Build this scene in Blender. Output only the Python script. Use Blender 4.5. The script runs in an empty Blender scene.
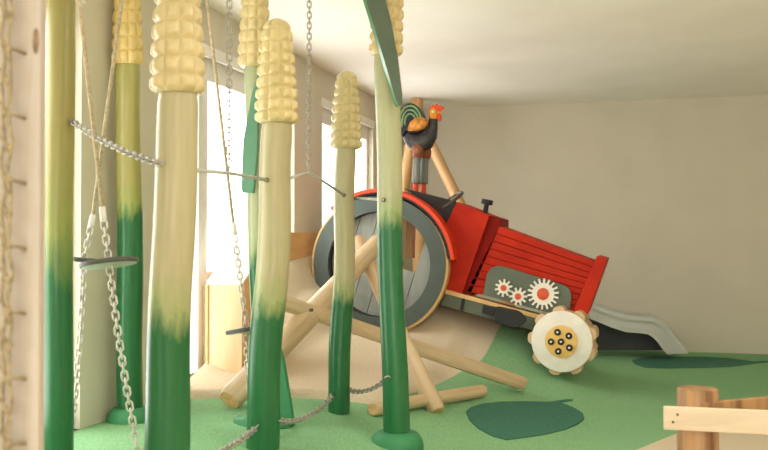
import bpy, bmesh, math, random
from mathutils import Vector, Matrix
random.seed(7)
SC = bpy.context.scene
COL = SC.collection
PI = math.pi

# ------------------------------------------------------------------ camera
FPX, CAMZ = 920.0, 1.27
YAW, PITCH = math.radians(15.2), math.radians(0.93)
cam = bpy.data.cameras.new('camera')
cam.sensor_width = 36.0
cam.lens = FPX / 768.0 * 36.0
cam.clip_start = 0.05
cam.dof.use_dof = True
cam.dof.focus_distance = 6.2
cam.dof.aperture_fstop = 3.6
camo = bpy.data.objects.new('camera', cam)
COL.objects.link(camo)
camo.location = (0, 0, CAMZ)
camo.rotation_euler = (PI / 2 + PITCH, 0, YAW)
SC.camera = camo
ROT = camo.rotation_euler.to_matrix()
ORG = Vector((0, 0, CAMZ))

def ray(px, py):
    return ROT @ Vector(((px - 384) / FPX, (225 - py) / FPX, -1.0))
def atY(px, py, Y):
    d = ray(px, py); return ORG + d * (Y / d.y)
def atZ(px, py, z):            # at camera depth z
    return ORG + ray(px, py) * z
def smooth(t):
    t = max(0.0, min(1.0, t)); return t * t * (3 - 2 * t)
def floor_h(x):                # the carpet climbs gently towards the window side
    return 0.27 * (1 - smooth((x + 2.2) / 2.0))
def lerp_tab(tab, x):
    if x <= tab[0][0]: return tab[0][1]
    for (a, va), (b, vb) in zip(tab, tab[1:]):
        if x <= b:
            return va + (vb - va) * smooth((x - a) / (b - a))
    return tab[-1][1]
MTAB = [(-2.83, .80), (-2.62, .52), (-2.35, .22), (-1.9, .17), (-1.3, .17), (-.6, .13), (0, .05), (.5, 0)]
def toe_y(x):
    return 5.28 + .375 * (min(x, -.2) + 2.67)
HTAB = [(-2.83, .05), (-2.3, .25), (-1.9, .31), (-1.5, .31), (-.95, .26), (-.75, .2), (-.5, .04), (-.3, 0)]
def mound_h(x, y):
    t = (y - toe_y(x)) / 2.3
    h = lerp_tab(MTAB, x) * smooth(t) + lerp_tab(HTAB, x) * smooth((y - 7.5) / .75)
    if y > 8.6: h *= 1 - smooth((y - 8.6) / 1.4)
    lip = .05 * (1 - smooth((x + 1.52) / .2)) * smooth((y - toe_y(x)) / .06)
    return h + lip
def ground_h(x, y):
    return floor_h(x) + (mound_h(x, y) if y > toe_y(x) else 0)
def hit(px, py, f=ground_h):
    d = ray(px, py); t = 1.0
    while t < 14:
        p = ORG + d * t
        if p.z <= f(p.x, p.y): return p
        t += .004
    return p
def hitf(px, py): return hit(px, py, lambda x, y: floor_h(x))

# ------------------------------------------------------------------ materials
def lin(c):
    c /= 255.0
    return c / 12.92 if c <= .04045 else ((c + .055) / 1.055) ** 2.4
def rgb(r, g, b): return (lin(r), lin(g), lin(b), 1)

class NT:
    def __init__(s, name, rough=.5, spec=.5, coat=0, metal=0):
        s.m = bpy.data.materials.new(name); s.m.use_nodes = True
        s.t = s.m.node_tree; s.n = s.t.nodes; s.l = s.t.links
        s.b = s.n['Principled BSDF']
        s.b.inputs['Roughness'].default_value = rough
        s.b.inputs['Specular IOR Level'].default_value = spec
        s.b.inputs['Coat Weight'].default_value = coat
        s.b.inputs['Coat Roughness'].default_value = .12
        s.b.inputs['Metallic'].default_value = metal
    def node(s, kind, **kw):
        n = s.n.new(kind)
        for k, v in kw.items(): setattr(n, k, v)
        return n
    def set(s, sock, v):
        if hasattr(v, 'is_output'): s.l.new(v, sock)
        else: sock.default_value = v
    def coords(s, scale=(1, 1, 1), which='Object'):
        tc = s.node('ShaderNodeTexCoord'); mp = s.node('ShaderNodeMapping')
        s.l.new(tc.outputs[which], mp.inputs[0]); mp.inputs['Scale'].default_value = scale
        return mp.outputs[0]
    def noise(s, vec, scale=5, detail=3, rough=.5, dist=0):
        n = s.node('ShaderNodeTexNoise'); s.l.new(vec, n.inputs['Vector'])
        n.inputs['Scale'].default_value = scale; n.inputs['Detail'].default_value = detail
        n.inputs['Roughness'].default_value = rough; n.inputs['Distortion'].default_value = dist
        return n.outputs[0]
    def math(s, op, a, b=0.0, c=0.0, clamp=False):
        n = s.node('ShaderNodeMath', operation=op); n.use_clamp = clamp
        s.set(n.inputs[0], a); s.set(n.inputs[1], b); s.set(n.inputs[2], c)
        return n.outputs[0]
    def ramp(s, fac, stops):
        n = s.node('ShaderNodeValToRGB'); s.l.new(fac, n.inputs[0])
        e = n.color_ramp.elements
        while len(e) < len(stops): e.new(.5)
        for i, (p, c) in enumerate(stops): e[i].position = p; e[i].color = c
        return n.outputs[0]
    def mix(s, fac, a, b, mode='MIX'):
        n = s.node('ShaderNodeMix', data_type='RGBA', blend_type=mode)
        s.set(n.inputs[0], fac); s.set(n.inputs[6], a); s.set(n.inputs[7], b)
        return n.outputs[2]
    def sep(s, vec):
        n = s.node('ShaderNodeSeparateXYZ'); s.l.new(vec, n.inputs[0]); return n.outputs
    def color(s, v): s.set(s.b.inputs['Base Color'], v); return s
    def bump(s, h, strength=.3, dist=.01):
        n = s.node('ShaderNodeBump'); n.inputs['Strength'].default_value = strength
        n.inputs['Distance'].default_value = dist
        s.l.new(h, n.inputs['Height']); s.l.new(n.outputs[0], s.b.inputs['Normal']); return s

def plain(name, c, rough=.5, spec=.5, vary=.06, scale=6, coat=0, metal=0):
    t = NT(name, rough, spec, coat, metal)
    n = t.noise(t.coords(), scale, 3)
    d = tuple(max(0, x * (1 - vary * 2.2)) for x in c[:3]) + (1,)
    u = tuple(min(1, x * (1 + vary * 2.2)) for x in c[:3]) + (1,)
    t.color(t.ramp(n, [(.3, d), (.7, u)]))
    return t.m
def wood(name, c1, c2, stretch=(14, 14, 1.2), rough=.5, coat=0, bump=.15, scale=1.6):
    t = NT(name, rough, .22 if 'red' in name else .4, coat)
    v = t.coords(stretch)
    n = t.noise(v, scale, 5, .6, .6)
    n2 = t.noise(t.coords((1, 1, 1)), 3.0, 2)
    c = t.ramp(n, [(.3, c1), (.62, c2)])
    c = t.mix(t.math('MULTIPLY', n2, .35), c, c1)
    t.color(c); t.bump(n, bump, .004)
    return t.m

M = {}
M['plaster'] = plain('plaster', rgb(212, 206, 188), .85, .2, .012, 2.2)
M['ceiling'] = plain('ceiling paint', rgb(246, 243, 234), .85, .2, .01, 2)
M['white'] = plain('white frame paint', rgb(236, 234, 228), .4, .5, .01)
M['plank'] = wood('pale plank', rgb(166, 155, 140), rgb(186, 175, 159), (10, 10, .8), .6)
M['knot'] = plain('knot wood', rgb(120, 100, 72), .6, .3, .2, 30)
M['ply'] = wood('birch plywood', rgb(226, 192, 148), rgb(240, 212, 172), (9, 9, .7), .5)
M['ply_warm'] = wood('warm plywood', rgb(214, 166, 108), rgb(230, 186, 128), (1.2, 1.2, 8), .5)
M['log'] = wood('peeled log', rgb(186, 157, 118), rgb(214, 191, 156), (9, 9, .8), .45, .1)
M['log_end'] = plain('log end grain', rgb(222, 180, 124), .6, .3, .08, 25)
M['post'] = wood('honey post', rgb(180, 136, 86), rgb(208, 170, 118), (9, 9, .9), .45, .1)
M['post_dark'] = wood('fence post wood', rgb(84, 50, 20), rgb(186, 144, 94), (8, 8, .45), .45, .12)
M['board'] = wood('pale board', rgb(200, 182, 152), rgb(218, 203, 176), (1.0, 12, 12), .55)
M['rim_wood'] = wood('rim wood', rgb(205, 165, 105), rgb(226, 190, 132), (6, 6, 6), .5)
M['lug_wood'] = plain('lug wood', rgb(206, 176, 134), .55, .4, .08, 9)
M['rope'] = plain('hemp rope', rgb(190, 174, 144), .8, .2, .12, 60)
M['net_rope'] = plain('net rope', rgb(150, 136, 106), .85, .2, .15, 60)
M['steel'] = plain('galvanised steel', rgb(164, 160, 148), .5, .5, .05, 30, 0, .25)
M['steel_light'] = plain('pale galvanised chain', rgb(206, 203, 192), .45, .5, .05, 30, 0, .15)
M['bolt'] = plain('dark bolt', rgb(92, 88, 78), .4, .5, .05, 30, 0, .7)
M['thimble'] = plain('white sleeve', rgb(226, 224, 216), .5, .4, .03)
M['wire'] = plain('grey wire rope', rgb(186, 184, 174), .6, .4, .1, 60)
M['disc'] = plain('grey step pad', rgb(176, 184, 168), .4, .5, .04)
M['disc_top'] = plain('dark step rubber', rgb(84, 86, 80), .6, .4, .05)
M['green_leaf'] = plain('leaf paint', rgb(48, 128, 78), .35, .5, .04, 5, .2)
M['green_leaf_edge'] = plain('leaf edge paint', rgb(34, 122, 58), .3, .5, .03, 5, .2)
M['leaf_mint'] = plain('mint leaf paint', rgb(84, 136, 104), .4, .5, .03, 5, .2)
M['leaf_grey'] = plain('grey leaf paint', rgb(88, 100, 82), .6, .25, .04, 5)
M['green_base'] = plain('green rubber base', rgb(52, 128, 80), .7, .5, .05, 8, .1)
M['red'] = wood('red stained wood', rgb(166, 28, 4), rgb(192, 42, 8), (2, 2, 2), .6, 0, .03)
M['red_dark'] = plain('shaded red and seams', rgb(128, 14, 3), .6, .15, .04)  # shadow on the recessed frame band put into the red
M['fender_red'] = plain('orange red fender', rgb(218, 62, 22), .45, .5, .03)
M['black'] = plain('black paint', rgb(24, 24, 26), .5, .5, .06, 12)
M['grey_green'] = plain('grey green paint', rgb(92, 102, 86), .5, .5, .04, 6)
M['wheel_grey'] = plain('slate wheel paint', rgb(72, 84, 78), .5, .5, .05, 6)
M['plank_grey'] = wood('grey planks', rgb(126, 132, 124), rgb(148, 152, 144), (8, 8, 1), .5)
M['wheel_white'] = plain('cream wheel paint', rgb(232, 227, 216), .5, .5, .03, 10)
M['hub'] = plain('yellow hub paint', rgb(232, 190, 104), .45, .5, .03, 10)
M['gear'] = plain('white gear paint', rgb(234, 230, 218), .45, .5, .02)
M['gear_red'] = plain('orange gear centre', rgb(214, 84, 40), .45, .5, .03)
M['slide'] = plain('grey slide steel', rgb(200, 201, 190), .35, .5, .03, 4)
M['slide_shade'] = plain('dark slide shade', rgb(60, 62, 60), .6, .4, .05, 4)  # shade beneath the slide put into the colour
M['r_dark'] = plain('charcoal feathers', rgb(62, 60, 60), .5, .4, .2, 18)
M['r_black'] = plain('black feathers', rgb(34, 36, 36), .45, .4, .1, 18)
M['r_green'] = plain('green feathers', rgb(118, 152, 104), .5, .4, .1, 18)
M['r_brown'] = plain('golden wing paint', rgb(206, 138, 58), .5, .4, .22, 26)
M['r_rust'] = plain('rust paint', rgb(142, 84, 56), .5, .4, .12, 20)
M['r_orange'] = plain('orange neck paint', rgb(230, 150, 40), .45, .4, .12, 18)
M['r_red'] = plain('comb red paint', rgb(220, 70, 34), .4, .4, .05, 18)
M['r_grey'] = wood('grey trouser paint', rgb(98, 102, 98), rgb(140, 144, 136), (30, 30, 2), .5)
M['r_white'] = plain('eye white paint', rgb(236, 232, 220), .4, .4, .02)
M['r_beak'] = plain('beak paint', rgb(232, 180, 80), .4, .4, .02)
M['floor_leaf'] = None

def pole_mat(name, zt, cream, spread=.16):
    t = NT(name, .34, .4, .1)
    v = t.coords()
    z = t.sep(v)[2]
    st = t.noise(t.coords((6, 6, 1.6)), 2.0, 4, .65)
    f = t.math('ADD', t.math('SUBTRACT', z, zt), t.math('MULTIPLY', t.math('SUBTRACT', st, .5), .36))
    f = t.math('ADD', t.math('DIVIDE', f, spread * 1.25), .5, clamp=True)
    grain = t.noise(t.coords((16, 16, 1.0)), 2.0, 4, .6)
    cr = t.ramp(grain, [(.3, tuple(x * .86 for x in cream[:3]) + (1,)), (.65, cream)])
    mid = tuple(.55 * a + .45 * b for a, b in zip(cream[:3], rgb(110, 150, 60)[:3])) + (1,)
    gr = t.ramp(grain, [(.3, rgb(24, 92, 48)), (.7, rgb(38, 110, 62))])
    c1 = t.mix(t.math('MULTIPLY', f, 2.2, clamp=True), gr, mid)
    c2 = t.mix(t.math('MULTIPLY_ADD', f, 1.6, -.6, clamp=True), c1, cr)
    t.color(c2); t.bump(grain, .12, .004)
    return t.m
def cob_mat(name, c):
    t = NT(name, .4, .5, .15)
    n = t.noise(t.coords(), 14, 3)
    t.color(t.ramp(n, [(.3, tuple(x * .88 for x in c[:3]) + (1,)), (.7, c)]))
    return t.m

def halfplane(t, x, y, a, b, soft=.012):
    """1 on the left of the ground line a -> b"""
    nx, ny = -(b[1] - a[1]), (b[0] - a[0]); L = math.hypot(nx, ny); nx /= L; ny /= L
    d = t.math('ADD', t.math('MULTIPLY', x, nx), t.math('MULTIPLY_ADD', y, ny, -(a[0] * nx + a[1] * ny)))
    return t.math('MULTIPLY_ADD', d, 1 / soft, .5, clamp=True)
def carpet(name, line, extra=None):
    t = NT(name, .95, .1)
    v = t.coords()
    fine = t.noise(v, 110, 3, .8)
    mid = t.noise(v, 40, 3, .6)
    big = t.noise(v, 1.6, 2)
    g = t.ramp(fine, [(.3, rgb(100, 148, 102)), (.5, rgb(130, 176, 128)), (.7, rgb(166, 204, 158))])
    g = t.mix(t.math('MULTIPLY', mid, .3), g, rgb(116, 162, 114))
    tn = t.ramp(fine, [(.28, rgb(188, 172, 144)), (.5, rgb(207, 192, 164)), (.72, rgb(222, 209, 184))])
    s = t.sep(v)
    f = halfplane(t, s[0], s[1], *line)
    c = t.mix(f, g, tn)
    t.color(c); t.bump(fine, .35, .004)
    return t.m

# ------------------------------------------------------------------ mesh helpers
def link(o, parent=None):
    COL.objects.link(o)
    if parent is not None: o.parent = parent
    return o
def obj(name, bm, mat, parent=None, smooth_=False, loc=None, mats=None):
    bmesh.ops.recalc_face_normals(bm, faces=bm.faces[:])
    me = bpy.data.meshes.new(name); bm.to_mesh(me); bm.free()
    for m in (mats or [mat]): me.materials.append(m)
    if smooth_:
        me.polygons.foreach_set('use_smooth', [True] * len(me.polygons))
        if smooth_ != 'all':
            me.set_sharp_from_angle(angle=math.radians(38))
    o = bpy.data.objects.new(name, me); link(o, parent)
    if parent is not None and parent.type == 'EMPTY':
        o.location = -parent.location        # parts are laid out in world coordinates
    if loc is not None: o.location = loc
    return o
def tag(o, label=None, cat=None, group=None, kind=None):
    if label: o['label'] = label
    if cat: o['category'] = cat
    if group: o['group'] = group
    if kind: o['kind'] = kind
    return o
def empty(name, loc, label, cat, group=None):
    o = bpy.data.objects.new(name, None); link(o); o.location = loc; o.empty_display_size = .1
    return tag(o, label, cat, group)
def new(): return bmesh.new()
def box(bm, x0, x1, y0, y1, z0, z1, bev=0, mi=0):
    t = bm if not bev else new()
    vs = [t.verts.new(p) for p in ((x0,y0,z0),(x1,y0,z0),(x1,y1,z0),(x0,y1,z0),(x0,y0,z1),(x1,y0,z1),(x1,y1,z1),(x0,y1,z1))]
    for f in ((3,2,1,0),(4,5,6,7),(0,1,5,4),(1,2,6,5),(2,3,7,6),(3,0,4,7)):
        t.faces.new([vs[i] for i in f]).material_index = mi
    if bev:
        bmesh.ops.bevel(t, geom=t.edges[:], offset=bev, segments=2, affect='EDGES', profile=.6)
        merge(bm, t, mi)
    return bm
def merge(bm, t, mi=0):
    mp = {v: bm.verts.new(v.co) for v in t.verts}
    for f in t.faces:
        try: bm.faces.new([mp[v] for v in f.verts]).material_index = mi
        except ValueError: pass
    t.free()
def prism(bm, pts, ext, bev=0, mi=0):
    """polygon of 3-D points extruded by vector ext"""
    t = new(); ext = Vector(ext)
    a = [t.verts.new(Vector(p)) for p in pts]; b = [t.verts.new(Vector(p) + ext) for p in pts]
    t.faces.new(a[::-1]); t.faces.new(b)
    n = len(pts)
    for i in range(n): t.faces.new((a[i], a[(i + 1) % n], b[(i + 1) % n], b[i]))
    bmesh.ops.recalc_face_normals(t, faces=t.faces[:])
    if bev: bmesh.ops.bevel(t, geom=t.edges[:], offset=bev, segments=2, affect='EDGES', profile=.6)
    merge(bm, t, mi); return bm
def tube(bm, pts, ra, rb=None, seg=12, ref=None, caps=True, mi=0, closed=False):
    pts = [Vector(p) for p in pts]; n = len(pts)
    ra = ra if isinstance(ra, (list, tuple)) else [ra] * n
    rb = ra if rb is None else (rb if isinstance(rb, (list, tuple)) else [rb] * n)
    rings = []; prev = Vector(ref) if ref is not None else None
    for i, p in enumerate(pts):
        if closed: t = pts[(i + 1) % n] - pts[i - 1]
        else: t = pts[min(i + 1, n - 1)] - pts[max(i - 1, 0)]
        t.normalize()
        if prev is None:
            prev = Vector((0, 1, 0)) if abs(t.y) < .9 else Vector((1, 0, 0))
        b = prev - t * prev.dot(t); b.normalize()
        if ref is None: prev = b
        a = b.cross(t)
        rings.append([bm.verts.new(p + a * (ra[i] * math.cos(2*PI*k/seg)) + b * (rb[i] * math.sin(2*PI*k/seg))) for k in range(seg)])
    for r0, r1 in zip(rings, rings[1:] + ([rings[0]] if closed else [])):
        for k in range(seg):
            bm.faces.new((r0[k], r0[(k + 1) % seg], r1[(k + 1) % seg], r1[k])).material_index = mi
    if caps and not closed:
        bm.faces.new(rings[0][::-1]).material_index = mi; bm.faces.new(rings[-1]).material_index = mi
    return bm
def ellipsoid(bm, c, r, seg=14, mi=0, rot=None):
    t = new(); bmesh.ops.create_uvsphere(t, u_segments=seg, v_segments=max(6, seg // 2 + 2), radius=1)
    m = Matrix.Translation(Vector(c)) @ (rot.to_4x4() if rot else Matrix.Identity(4)) @ Matrix.Diagonal((*r, 1))
    bmesh.ops.transform(t, matrix=m, verts=t.verts[:]); merge(bm, t, mi); return bm
def cyl(bm, a, b, r, seg=20, r2=None, bev=0, mi=0):
    a, b = Vector(a), Vector(b)
    if bev:
        d = (b - a).normalized(); r2 = r if r2 is None else r2
        return tube(bm, [a, a + d * bev * .3, a + d * bev, b - d * bev, b - d * bev * .3, b], [r - bev, r - bev * .3, r, r2, r2 - bev * .3, r2 - bev], seg=seg, mi=mi)
    return tube(bm, [a, b], [r, r if r2 is None else r2], seg=seg, mi=mi)
def annulus(bm, c, r0, r1, y0, y1, seg=64, a0=0, a1=2*PI, mi=0, bev=0):
    """ring in the XZ plane with depth y0..y1"""
    full = abs(a1 - a0 - 2*PI) < 1e-6
    n = seg if full else seg + 1
    prof = [(r0, y0), (r1, y0), (r1, y1), (r0, y1)]
    if bev: prof = [(r0+bev, y0), (r1-bev, y0), (r1, y0+bev), (r1, y1-bev), (r1-bev, y1), (r0+bev, y1), (r0, y1-bev), (r0, y0+bev)]
    R = []
    for i in range(n):
        a = a0 + (a1 - a0) * i / seg
        R.append([bm.verts.new((c[0] + r*math.cos(a), y, c[1] + r*math.sin(a))) for r, y in prof])
    k = len(prof)
    for i in range(n if full else n - 1):
        A, B = R[i], R[(i + 1) % n]
        for j in range(k): bm.faces.new((A[j], A[(j+1)%k], B[(j+1)%k], B[j])).material_index = mi
    if not full: bm.faces.new(R[0]); bm.faces.new(R[-1][::-1])
    return bm
def catenary(a, b, sag, n=40):
    a, b = Vector(a), Vector(b)
    return [a.lerp(b, i/n) - Vector((0, 0, sag * 4 * (i/n) * (1 - i/n))) for i in range(n + 1)]
def chain_mesh(pts, pitch=.026, w=.0105, l=.0185, r=.0031):
    """interlocking oval links strung along a path"""
    bm = new()
    pts = [Vector(p) for p in pts]; cum = [0]
    for p, q in zip(pts, pts[1:]): cum.append(cum[-1] + (q - p).length)
    n = max(2, int(cum[-1] / pitch)); j = 0
    for i in range(n):
        s = (i + .5) * cum[-1] / n
        while j < len(cum) - 2 and cum[j + 1] < s: j += 1
        t = (pts[j + 1] - pts[j]).normalized()
        c = pts[j] + t * (s - cum[j])
        u = t.cross(Vector((.3, .9, .1))).normalized(); v = t.cross(u)
        ang = (PI / 4 if i % 2 else -PI / 4)
        side = u * math.cos(ang) + v * math.sin(ang)
        loop = []
        for k in range(10):
            a = 2 * PI * k / 10
            x, y = math.cos(a), math.sin(a)
            loop.append(c + t * ((l - w) * (1 if x > 0.01 else -1 if x < -.01 else 0) + w * x) + side * (w * y))
        tube(bm, loop, r, seg=5, ref=t.cross(side), closed=True)
    return bm

# ------------------------------------------------------------------ room shell
XL, XR, YB, YF, ZC = -2.83, 4.2, 11.0, -4.5, CAMZ + 1.617
g1, g2 = hit(438, 384), hit(501, 325)
h1, h2 = hitf(636, 450), hitf(680, 432)
bm = new()
xs = [XL - .05 + i * (XR + .1 - XL) / 70 for i in range(71)]
ys = [YF - .1, 3, YB + .1]
grid = [[bm.verts.new((x, y, floor_h(x))) for x in xs] for y in ys]
for r0, r1 in zip(grid, grid[1:]):
    for i in range(len(xs) - 1): bm.faces.new((r0[i], r0[i+1], r1[i+1], r1[i]))
tag(obj('floor', bm, carpet('green carpet', (h2, h1)), smooth_='all'), kind='structure')
bm = new()
xs = [XL + i * (.62 - XL) / 90 for i in range(91)]
us = [0, .006, .012, .02, .03, .05, .08] + [.08 + i * .08 for i in range(1, 58)]
grid = []
for u in us:
    row = []
    for x in xs:
        y = toe_y(x) + u
        h = mound_h(x, y)
        z = floor_h(x) + h - .006 * (1 - smooth(h / .02))
        if u == 0: z -= .02
        row.append(bm.verts.new((x, y, z)))
    grid.append(row)
for r0, r1 in zip(grid, grid[1:]):
    for i in range(len(xs) - 1): bm.faces.new((r0[i], r0[i+1], r1[i+1], r1[i]))
tag(obj('floor_mound', bm, carpet('mound carpet', (g1, g2)), smooth_='all'), 'tan and green carpeted mound rising under the red tractor', 'mound', kind='structure')
bm = new(); box(bm, XL - .3, XR + .2, YF - .2, YB + .2, ZC, ZC + .2)
tag(obj('ceiling', bm, M['ceiling']), kind='structure')
bm = new(); box(bm, XL - .3, XR + .2, YB, YB + .2, -.3, ZC)
tag(obj('wall_back', bm, M['plaster']), kind='structure')
bm = new(); box(bm, XR, XR + .2, YF, YB, -.3, ZC)
tag(obj('wall_right', bm, M['plaster']), kind='structure')
HEAD = 2.55
# openings in the window wall: (y0, y1, sill)
OPEN = [(-2.6, .2, .27), (3.0, 4.285, .27), (5.30, 5.84, .27), (5.84, 7.46, .95), (8.2, 9.95, 1.0)]
bm = new()
def wl(y0, y1, z0, z1): box(bm, XL - .28, XL, y0, y1, z0, z1)
yy = YF - .2
for y0, y1, s in OPEN:
    if y0 > yy: wl(yy, y0, -.3, ZC)
    wl(y0, y1, HEAD, ZC); wl(y0, y1, -.3, s); yy = y1
wl(yy, YB, -.3, ZC)
tag(obj('wall_left', bm, M['plaster']), kind='structure')
# wall behind the camera with a wide window added for more light
bm = new()
for a in ((XL, -1.4, -.3, ZC), (3.6, XR, -.3, ZC), (-1.4, 3.6, -.3, .5), (-1.4, 3.6, 2.6, ZC)):
    box(bm, a[0], a[1], YF - .2, YF, a[2], a[3])
tag(obj('wall_rear', bm, M['plaster']), kind='structure')

gl = NT('window glass'); gl.n.remove(gl.b)
tr = gl.node('ShaderNodeBsdfTransparent'); gs = gl.node('ShaderNodeBsdfGlossy'); gs.inputs['Roughness'].default_value = .02
mx = gl.node('ShaderNodeMixShader'); mx.inputs[0].default_value = .05; gl.l.new(tr.outputs[0], mx.inputs[1]); gl.l.new(gs.outputs[0], mx.inputs[2])
gl.l.new(mx.outputs[0], gl.n['Material Output'].inputs[0])
M['glass'] = gl.m
def window(k, y0, y1, s, mull=0, wide=.07):
    X0, X1 = XL - .15, XL - .06
    bm = new()
    box(bm, X0, X1, y0, y0 + wide, s, HEAD, .006); box(bm, X0, X1, y1 - wide, y1, s, HEAD, .006)
    box(bm, X0, X1, y0 + wide, y1 - wide, s, s + wide + .03, .006); box(bm, X0, X1, y0 + wide, y1 - wide, HEAD - .16, HEAD, .006)
    for i in range(mull):
        c = y0 + (y1 - y0) * (i + 1) / (mull + 1)
        box(bm, X0, X1, c - .05, c + .05, s + wide, HEAD - .1, .006)
    box(bm, XL - .02, XL + .012, y0 - .02, y1 + .02, HEAD - .02, HEAD + .06, .006)
    w = tag(obj('window_%d' % k, bm, M['white']), kind='structure')
    bm = new(); box(bm, XL - .112, XL - .106, y0 + .05, y1 - .05, s + .05, HEAD - .1)
    obj('pane', bm, M['glass'], w)
    # daylight portal
    L = bpy.data.lights.new('portal', 'AREA'); L.shape = 'RECTANGLE'; L.size = HEAD - s; L.size_y = y1 - y0; L.cycles.is_portal = True
    lo = bpy.data.objects.new('portal', L); link(lo); lo.location = (XL - .25, (y0 + y1) / 2, (HEAD + s) / 2); lo.rotation_euler = (0, -PI / 2, 0)
for i, (y0, y1, s) in enumerate(OPEN):
    window(i + 1, y0, y1, s, (1, 0, 0, 0, 1)[i])
bm = new()
for a in ((-1.4, -1.3, .5, 2.6), (3.5, 3.6, .5, 2.6), (1.05, 1.15, .6, 2.5)): box(bm, a[0], a[1], YF - .14, YF - .06, a[2], a[3])
box(bm, -1.3, 3.5, YF - .14, YF - .06, .5, .6); box(bm, -1.3, 3.5, YF - .14, YF - .06, 2.5, 2.6)
w6 = tag(obj('window_6', bm, M['white']), kind='structure')  # unseen window, added to brighten the ceiling and back wall
bm = new(); box(bm, -1.32, 3.52, YF - .103, YF - .098, .58, 2.52); obj('pane', bm, M['glass'], w6)
L = bpy.data.lights.new('portal', 'AREA'); L.shape = 'RECTANGLE'; L.size = 5.0; L.size_y = 2.1; L.cycles.is_portal = True
lo = bpy.data.objects.new('portal', L); link(lo); lo.location = (1.1, YF - .22, 1.55); lo.rotation_euler = (PI / 2, 0, 0)
# plywood wainscot on the pier between the windows
bm = new(); box(bm, XL, XL + .02, 7.3, 8.3, .3, 1.335, .004)
tag(obj('trim_1', bm, M['ply_warm']), kind='structure')

# ------------------------------------------------------------------ plywood ramp box along the window
t = empty('ramp_box', (-2.70, 5.78, .27), 'low plywood box with a rising pale top under the window', 'box')
XB = -2.56
bm = new(); box(bm, XL + .004, XB, 5.76, 5.785, .30, .965, .003); obj('front_panel', bm, M['ply'], t)
bm = new(); box(bm, XL + .004, XL + .022, 5.75, 5.759, .30, .965, .001); obj('corner_strip', bm, M['ply_warm'], t)
bm = new(); prism(bm, [(XB - .02, 5.786, .30), (XB - .02, 6.5, .30), (XB - .02, 6.5, 1.33), (XB - .02, 6.38, 1.31), (XB - .02, 5.786, .965)], (.02, 0, 0)); obj('side_panel', bm, M['ply_warm'], t)
bm = new(); prism(bm, [(XL + .004, 5.76, .966), (XL + .004, 6.38, 1.311), (XL + .004, 6.5, 1.331), (XL + .004, 6.5, 1.35), (XL + .004, 6.37, 1.33), (XL + .004, 5.76, .985)], (.27, 0, 0)); obj('top_panel', bm, M['ceiling'], t)

# ------------------------------------------------------------------ corn stalks
def pole_mesh(top, r0, r1, h, wob, seed, seg=28):
    rnd = random.Random(seed); bm = new(); n = 36
    ph = [rnd.uniform(0, 6) for _ in range(6)]
    R = []
    for i in range(n + 1):
        u = i / n
        c = Vector((top[0] * u + wob * math.sin(2.6 * u * PI + ph[0]) * u * (1 - u) * 2, top[1] * u + wob * math.sin(2.2 * u * PI + ph[1]) * u * (1 - u) * 2, h * u))
        r = r0 + (r1 - r0) * u
        ring = []
        for k in range(seg):
            a = 2 * PI * k / seg
            rr = r * (1 + .022 * math.sin(2 * a + ph[2] + 2 * u) + .018 * math.sin(3 * a + ph[3] + 3.5 * u) + .015 * math.sin(9 * u + ph[4]))
            if i == n: rr *= .93
            ring.append(bm.verts.new(c + Vector((rr * math.cos(a), rr * math.sin(a), 0))))
        R.append(ring)
    for r0_, r1_ in zip(R, R[1:]):
        for k in range(seg): bm.faces.new((r0_[k], r0_[(k+1) % seg], r1_[(k+1) % seg], r1_[k]))
    bm.faces.new(R[0][::-1]); bm.faces.new(R[-1])
    return bm
def cob_mesh(base, top, r, rows, cols=9, seed=1, taper=.62):
    rnd = random.Random(seed); bm = new()
    base, top = Vector(base), Vector(top); ax = top - base; H = ax.length; ax.normalize()
    e1 = ax.cross(Vector((.2, 1, 0))).normalized(); e2 = ax.cross(e1)
    pr, pc = 8, 8; nv, nu = rows * pr, cols * pc
    jit = [[rnd.uniform(.85, 1.15) for _ in range(cols)] for _ in range(rows)]
    rings = []
    for i in range(nv + 1):
        v = i / nv; row = min(rows - 1, i // pr); fv = v * rows - row
        prof = (1 - (1 - taper) * v ** 1.6)
        if v > .88: prof *= math.sqrt(max(.04, 1 - ((v - .88) / .125) ** 2))
        if v < .05: prof *= .9 + .1 * math.sin(v / .05 * PI / 2)
        ring = []
        for k in range(nu):
            col = k // pc; fu = (k % pc) / pc
            b = min(1.0, 1.75 * min(1 - abs(2 * fu - 1), 1 - abs(2 * fv - 1)) + .12 * (1 - abs(2 * fu - 1)) * (1 - abs(2 * fv - 1)))
            rr = r * prof * (.855 + .155 * b * jit[row][col])
            a = 2 * PI * k / nu + .25
            ring.append(bm.verts.new(base + ax * (H * v) + (e1 * math.cos(a) + e2 * math.sin(a)) * rr))
        rings.append(ring)
    for a, b in zip(rings, rings[1:]):
        for k in range(nu): bm.faces.new((a[k], a[(k+1) % nu], b[(k+1) % nu], b[k]))
    bm.faces.new(rings[0][::-1]); bm.faces.new(rings[-1])
    return bm
def flare_mesh(r0, rb, h):
    bm = new(); n = 12
    prof = [(rb, -.03), (rb, 0.0)] + [(r0 + (rb - r0) * math.cos(i / n * PI / 2) ** .8, h * math.sin(i / n * PI / 2) ** 1.1) for i in range(1, n + 1)]
    R = [[bm.verts.new((rr * math.cos(2*PI*k/32) * (1 + .05 * math.sin(3 * k)), rr * math.sin(2*PI*k/32), z)) for k in range(32)] for rr, z in prof]
    for a, b in zip(R, R[1:]):
        for k in range(32): bm.faces.new((a[k], a[(k+1) % 32], b[(k+1) % 32], b[k]))
    bm.faces.new(R[0][::-1]); bm.faces.new(R[-1])
    return bm
STALK = {}
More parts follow.
